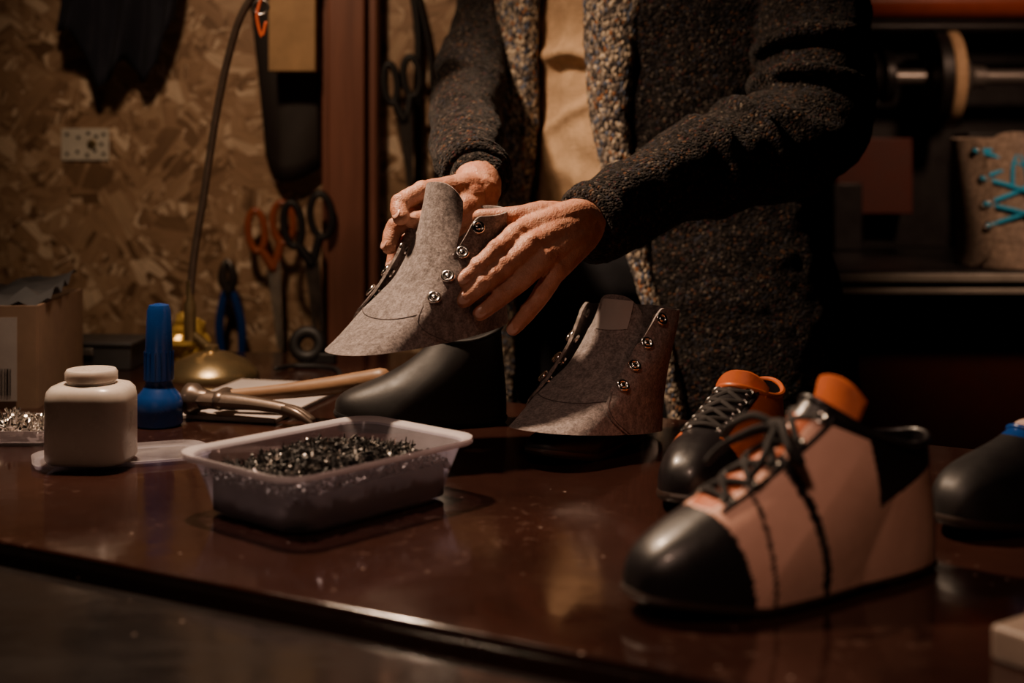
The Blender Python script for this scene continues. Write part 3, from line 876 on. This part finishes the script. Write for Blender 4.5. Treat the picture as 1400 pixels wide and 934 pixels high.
for i in range(14):
    G.append([V((-.12+.25*i/13, -.08+.15*j/9, h-.006+.03*abs(noise.noise(V((i*.5, j*.6, 2))))+.028*(i/13)**2*(j/9))) for j in range(10)])
b.grid(G, 3)
b.build('cardboard_box', [M_card, M_paper, M_black, M_grey], M=Matrix.Translation((-.755, 1.98, T)) @ Matrix.Rotation(R(2), 4, 'Z'), fix=False)
b = MB(); b.box((0, 0, .018), (.135, .10, .036)); b.box((0, 0, .039), (.140, .105, .006)); b.box((0, -.054, .028), (.02, .004, .012), 1)
b.build('metal_toolbox', [M_grey, M_steel], M=Matrix.Translation((-.65, 2.24, T)) @ Matrix.Rotation(R(-4), 4, 'Z'), bevel=.003)
tr_ = empty('rivet_tray', (-.60, 1.69, T))
b = MB()
G = [[V((x, y, z)) for x, y in rrect(.15*s_, .11*s_, .02*s_)] for z, s_ in ((0, .1), (0, .9), (.018, 1), (.018, .98), (.003, .88), (.003, .1))]
b.grid(G, 0, closev=True); b.build('tray', [M_rim], parent=tr_, sharp=50)
b = MB()
for i in range(260):
    x = random.uniform(-.055, .055); y = random.uniform(-.038, .038)
    m = Matrix.Translation((x, y, .006+random.random()*.018*(1-abs(x)/.07))) @ Matrix.Rotation(random.random()*6, 4, 'Z') @ Matrix.Rotation(random.uniform(-1.3, 1.3), 4, 'X')
    b.lathe([(.001, 0), (.005, 0), (.005, .0015), (.0018, .002), (.0018, .009), (.001, .009)], 9, 0, m)
b.build('rivets', [M_chrome], parent=tr_)
b = MB(); b.ell((0, 0, .042), (.028, .026, .042), 0, None, 22, 16)
for i, v in enumerate(b.v):
    k = 1+.5*noise.noise(v*70)+.25*noise.noise(v*160); b.v[i] = V((v.x*k, v.y*k, max(0, v.z*(1+.1*(k-1)))))
b.lathe([(.008, .07), (.007, .105), (.003, .11)], 12, 1)
b.build('foil_wrapped_brush', [M_amber, M_tan], M=Matrix.Translation((-.512, 2.24, T)), sharp=12)
b = MB(); b.torus(.020, .010, 0, Matrix.Translation((0, 0, .029)) @ Matrix.Rotation(R(78), 4, 'X'), 28, 10); b.box((.02, .004, .008), (.05, .03, .016))
b.build('tape_dispenser', [M_blackm], M=Matrix.Translation((-.325, 2.26, T)), bevel=.002)
b = MB(); b.box((0, 0, .012), (.20, .11, .024)); b.box((.01, .0, .029), (.17, .09, .010))
b.build('wooden_block', [M_ply], M=Matrix.Translation((.437, .975, T)) @ Matrix.Rotation(R(35), 4, 'Z'), bevel=.003)

# ---------------------------------------------------------------- wall tools
def scissors(name, x, ztop, h, mh, tilt=0, y=2.545, op=.10, nar=.72):
    b = MB(); hl = h*.42
    for sd in (1, -1):
        cx = sd*hl*.30*nar; cz = -hl*(.33 if sd > 0 else .42); a = hl*.20*nar*(1.15 if sd > 0 else .95); c = hl*.33
        lp = [(cx+a*math.cos(t), sd*.003, cz+c*math.sin(t)) for t in [2*math.pi*i/14 for i in range(14)]]
        b.tube(lp, .0068, 10, 0, 3, True)
        b.tube([(cx-sd*a*.4, sd*.003, cz-c*.95), (sd*.008, sd*.002, -hl*.90), (0, sd*.002, -hl-.004)], [.0070, .0085, .0090], 10, 0, 4)
        bx = -sd*op*h*.28
        b.add([(-sd*.004-.008, sd*.003-.0015, -hl+.01), (-sd*.004+.010, sd*.003-.0015, -hl+.01), (bx+.0018, sd*.003-.0015, -h), (bx-.0018, sd*.003-.0015, -h),
               (-sd*.004-.008, sd*.003+.0015, -hl+.01), (-sd*.004+.010, sd*.003+.0015, -hl+.01), (bx+.0018, sd*.003+.0015, -h), (bx-.0018, sd*.003+.0015, -h)],
              [(0, 1, 2, 3), (7, 6, 5, 4), (0, 4, 5, 1), (1, 5, 6, 2), (2, 6, 7, 3), (3, 7, 4, 0)], 1)
    b.lathe([(.001, 0), (.006, 0), (.006, .004), (.001, .005)], 14, 1, nmat(V((0, -.004, -hl-.004)), V((0, -1, 0))))
    b.tube([(hl*.30*nar, 2.596-y, -hl*.02), (hl*.30*nar, 0, -hl*.05), (hl*.30*nar, -.010, -hl*.01)], .002, 8, 1, 4)
    return b.build(name, [mh, M_dsteel if mh is M_blackm else M_steel], M=Matrix.Translation((x, y, ztop)) @ Matrix.Rotation(R(tilt), 4, 'Y'), sharp=40)
scissors('scissors', -.437, .99, .262, M_orp, -5, op=.05)
scissors('scissors.001', -.362, 1.008, .275, M_blackm, -6, y=2.480)
scissors('scissors.002', -.200, 1.25, .25, M_blackm, -5, y=2.520, op=.04, nar=.6)
b = MB()
for sd in (1, -1):
    b.tube([(sd*.004, 0, -.052), (sd*.012, 0, -.075), (sd*.020, 0, -.12), (sd*.017, 0, -.175)], [.006, .0075, .008, .0065], 10, 1, 6)
    b.tube([(-sd*.002, sd*.002, -.055), (-sd*.010, sd*.002, -.035), (-sd*.007, sd*.002, -.012), (-sd*.002, sd*.002, .0)], [.008, .009, .007, .003], 10, 0, 6)
b.lathe([(.001, 0), (.007, 0), (.007, .003), (.001, .004)], 14, 0, nmat(V((0, -.009, -.053)), V((0, -1, 0))))
b.tube([(0, .052, -.045), (0, 0, -.047)], .002, 8, 0, 3)
b.build('pliers', [M_dsteel, M_blue], M=Matrix.Translation((-.510, 2.545, .89)) @ Matrix.Rotation(R(-3), 4, 'Y'))
b = MB(); b.box((0, 0, 0), (.087, .004, .058))
for i, (x, z) in enumerate([(-.033, .018), (-.033, -.018), (-.012, .012), (-.014, -.014), (.006, .02), (.004, -.02), (.030, .0), (.034, .018), (.034, -.018), (.018, -.012), (.02, .014)]):
    b.lathe([(.001, 0), (.0035, 0), (.0035, .0006), (.001, .0006)], 12, 1, nmat(V((x, -.0022, z)), V((0, -1, 0))))
b.lathe([(.001, 0), (.009, 0), (.008, .003), (.001, .004)], 16, 2, nmat(V((.012, -.002, 0)), V((0, -1, 0))))
b.build('perforated_metal_plate', [M_zinc, M_black, M_brass], M=Matrix.Translation((-.779, 2.597, 1.097)), bevel=.001)
b = MB(); G = []
for i in range(20):
    t = i/19; row = []
    for j in range(49):
        s_ = j/48; zb = 1.27-interp(s_, [(0, -.03), (.18, -.03), (.35, .075), (.5, .05), (.6, .02), (.72, .065), (.85, .03), (1, -.05)])
        z = 1.55+(zb-1.55)*t
        row.append(V((-.82+.215*s_+.02*math.sin(t*3), 2.53+.022*math.sin(s_*17+t*2)*t+.012*math.sin(s_*31), z)))
    G.append(row)
b.grid(G); b.tube([(-.70, 2.595, 1.555), (-.70, 2.52, 1.55)], .006, 8, 0, 3)
b.build('hanging_cloth', [M_navy], solidify=.006, fix=False)
b = MB(); G = []
for i in range(16):
    t = i/15; row = []
    for j in range(21):
        s_ = j/20; x = -.485+.138*s_
        zb = 1.075-.035*math.sin(s_*math.pi)-.02*s_
        x += (.020*t if s_ < .5 else 0)*(1-s_*2 if s_ < .5 else 0)*2
        row.append(V((x, 2.575-.012*math.sin(s_*math.pi)-.006*math.sin(t*5+s_*4), 1.5+(zb-1.5)*t)))
    G.append(row)
b.grid(G); b.tube([(-.41, 2.592, 1.505), (-.41, 2.565, 1.50)], .006, 8, 0, 3)
b.build('leather_apron', [M_brownl], solidify=.006, fix=False)
b = MB(); b.box((-.385, 2.512, 1.345), (.082, .05, .24)); b.box((-.385, 2.485, 1.40), (.086, .006, .05)); b.tube([(-.350, 2.535, 1.485), (-.350, 2.51, 1.46)], .005, 8, 0, 3)
b.build('leather_tool_pouch', [M_tanl], bevel=.008)
b = MB()
b.tube([(-.21, 2.585, 1.50), (-.18, 2.575, 1.40), (-.150, 2.575, 1.27), (-.142, 2.575, 1.13), (-.140, 2.58, 1.03), (-.155, 2.58, .98)], .0048, 10, 0, 6)
b.tube([(-.22, 2.585, 1.50), (-.19, 2.575, 1.42), (-.17, 2.575, 1.30), (-.172, 2.575, 1.18), (-.17, 2.58, 1.06), (-.175, 2.58, .98)], .0075, 10, 0, 6)
b.build('hanging_cable', [M_blackm])
b = MB(); b.tube([(-.36, 2.17, T+.005), (-.33, 2.20, T+.005), (-.27, 2.17, T+.005), (-.24, 2.05, T+.005), (-.19, 2.06, T+.005)], .0035, 8, 0, 6); b.build('power_cord', [M_blackm])

# ---------------------------------------------------------------- right: finishing machine & bench
b = MB()
b.box((1.30, 2.86, .858), (1.50, .70, .03), 0); b.box((1.30, 2.505, .862), (1.50, .012, .014), 1); b.box((1.30, 2.507, .838), (1.50, .010, .010), 1)
b.box((1.30, 2.90, .42), (1.46, .56, .84), 2); b.box((.80, 2.61, .60), (.34, .02, .26), 3); b.box((1.30, 2.61, .60), (.5, .02, .26), 3)
b.build('machine_bench', [M_mach, M_zinc, M_mach, M_dred], bevel=.002)
fm_ = MB()
Tx = lambda x, y, z: Matrix.Translation((x, y, z)) @ Matrix.Rotation(R(90), 4, 'Y')
fm_.box((1.25, 3.22, 1.20), (1.3, .30, .652), 0)
fm_.box((.76, 3.03, 1.03), (.16, .10, .16), 4)
fm_.box((1.02, 3.02, 1.00), (.14, .12, .24), 0)
fm_.lathe([(.001, -.36), (.016, -.36), (.016, .60), (.001, .60)], 20, 1, Tx(1.0, 2.93, 1.235))
fm_.lathe([(.001, -.028), (.085, -.028), (.098, -.026), (.098, .0), (.085, .002), (.001, .002)], 40, 0, Tx(.885, 2.93, 1.235))
fm_.lathe([(.001, .0), (.094, .0), (.099, .004), (.099, .022), (.094, .026), (.05, .028), (.001, .028)], 40, 2, Tx(.885, 2.93, 1.235))
fm_.lathe([(.001, .028), (.045, .028), (.04, .05), (.024, .06), (.022, .09), (.001, .09)], 28, 1, Tx(.885, 2.93, 1.235))
fm_.lathe([(.001, -.05), (.03, -.05), (.042, -.04), (.042, .03), (.03, .045), (.001, .045)], 28, 0, Tx(.72, 2.93, 1.235))
fm_.lathe([(.001, -.02), (.055, -.02), (.055, .0), (.001, .0)], 28, 0, Tx(.78, 2.93, 1.235))
fm_.box((1.16, 2.95, 1.10), (.08, .09, .30), 0)
fm_.box((.70, 3.0, .945), (.06, .08, .14), 0); fm_.box((1.22, 2.98, 1.0), (.30, .1, .09), 4)
fm_.lathe([(.001, -.7), (.032, -.7), (.032, .75), (.001, .75)], 28, 3, Tx(1.22, 2.92, 1.385))
fm_.lathe([(.001, -.7), (.012, -.7), (.012, .75), (.001, .75)], 16, 0, Tx(1.22, 2.90, 1.335))
for x in (.60, 1.9): fm_.box((x, 3.0, 1.144), (.05, .2, .54), 0)
fm_.build('shoe_finishing_machine', [M_mach, M_steel, M_cork, M_redp, M_dred], bevel=.003, sharp=40)
felt_upper('felt_boot', frame((.868, 2.72, .875), R(180+112)), L=.205, H=.235, W=.155, tongue=.01, fm=M_felt2, laces=True, tw=.068, topx=.135, vs=.9)

# ---------------------------------------------------------------- lights
def light(name, typ, loc, energy, col, target=None, **k):
    d = bpy.data.lights.new(name, typ); d.energy = energy; d.color = col
    for a, v in k.items(): setattr(d, a, v)
    o = bpy.data.objects.new(name, d); SC.collection.objects.link(o); o.location = loc
    if target is not None:
        o.rotation_euler = (V(target)-V(loc)).to_track_quat('-Z', 'Y').to_euler()
    return o
WARM = (1, .69, .46)
light('task_light', 'SPOT', (-.47, 1.70, 1.92), 126, WARM, (-.02, 1.52, .85), spot_size=R(96), spot_blend=.95, shadow_soft_size=.045)
light('foreground_fill', 'SPOT', (-.35, .15, 2.2), 40, (1, .63, .46), (.22, 1.14, .78), spot_size=R(40), spot_blend=1, shadow_soft_size=.12)  # added fill spot out of view, brightens the foreground shoes; no fixture
light('wall_fill', 'SPOT', (-.48, 1.5, 1.98), 31, (1, .66, .41), (-.32, 2.6, 1.12), spot_size=R(64), spot_blend=1, shadow_soft_size=.06)  # unseen spot added to brighten the board wall, not mounted on it
light('machine_fill', 'SPOT', (1.02, 1.75, 1.85), 34, (1, .60, .40), (.98, 2.75, 1.06), spot_size=R(46), spot_blend=1, shadow_soft_size=.08)  # added fill so the boot front and machine read; no lamp there
w = bpy.data.worlds.new('world'); SC.world = w; w.use_nodes = True
w.node_tree.nodes['Background'].inputs[0].default_value = (.35, .22, .2, 1); w.node_tree.nodes['Background'].inputs[1].default_value = .012

# ---------------------------------------------------------------- camera
cd = bpy.data.cameras.new('camera'); cam = bpy.data.objects.new('camera', cd); SC.collection.objects.link(cam)
cam.location = (0, 0, 1.10); cam.rotation_euler = (R(90), 0, 0)
cd.lens = 50; cd.sensor_width = 36; cd.shift_y = (195-467)/1400; cd.clip_start = .05
cd.dof.use_dof = True; cd.dof.focus_distance = 1.60; cd.dof.aperture_fstop = 3.0
SC.camera = cam
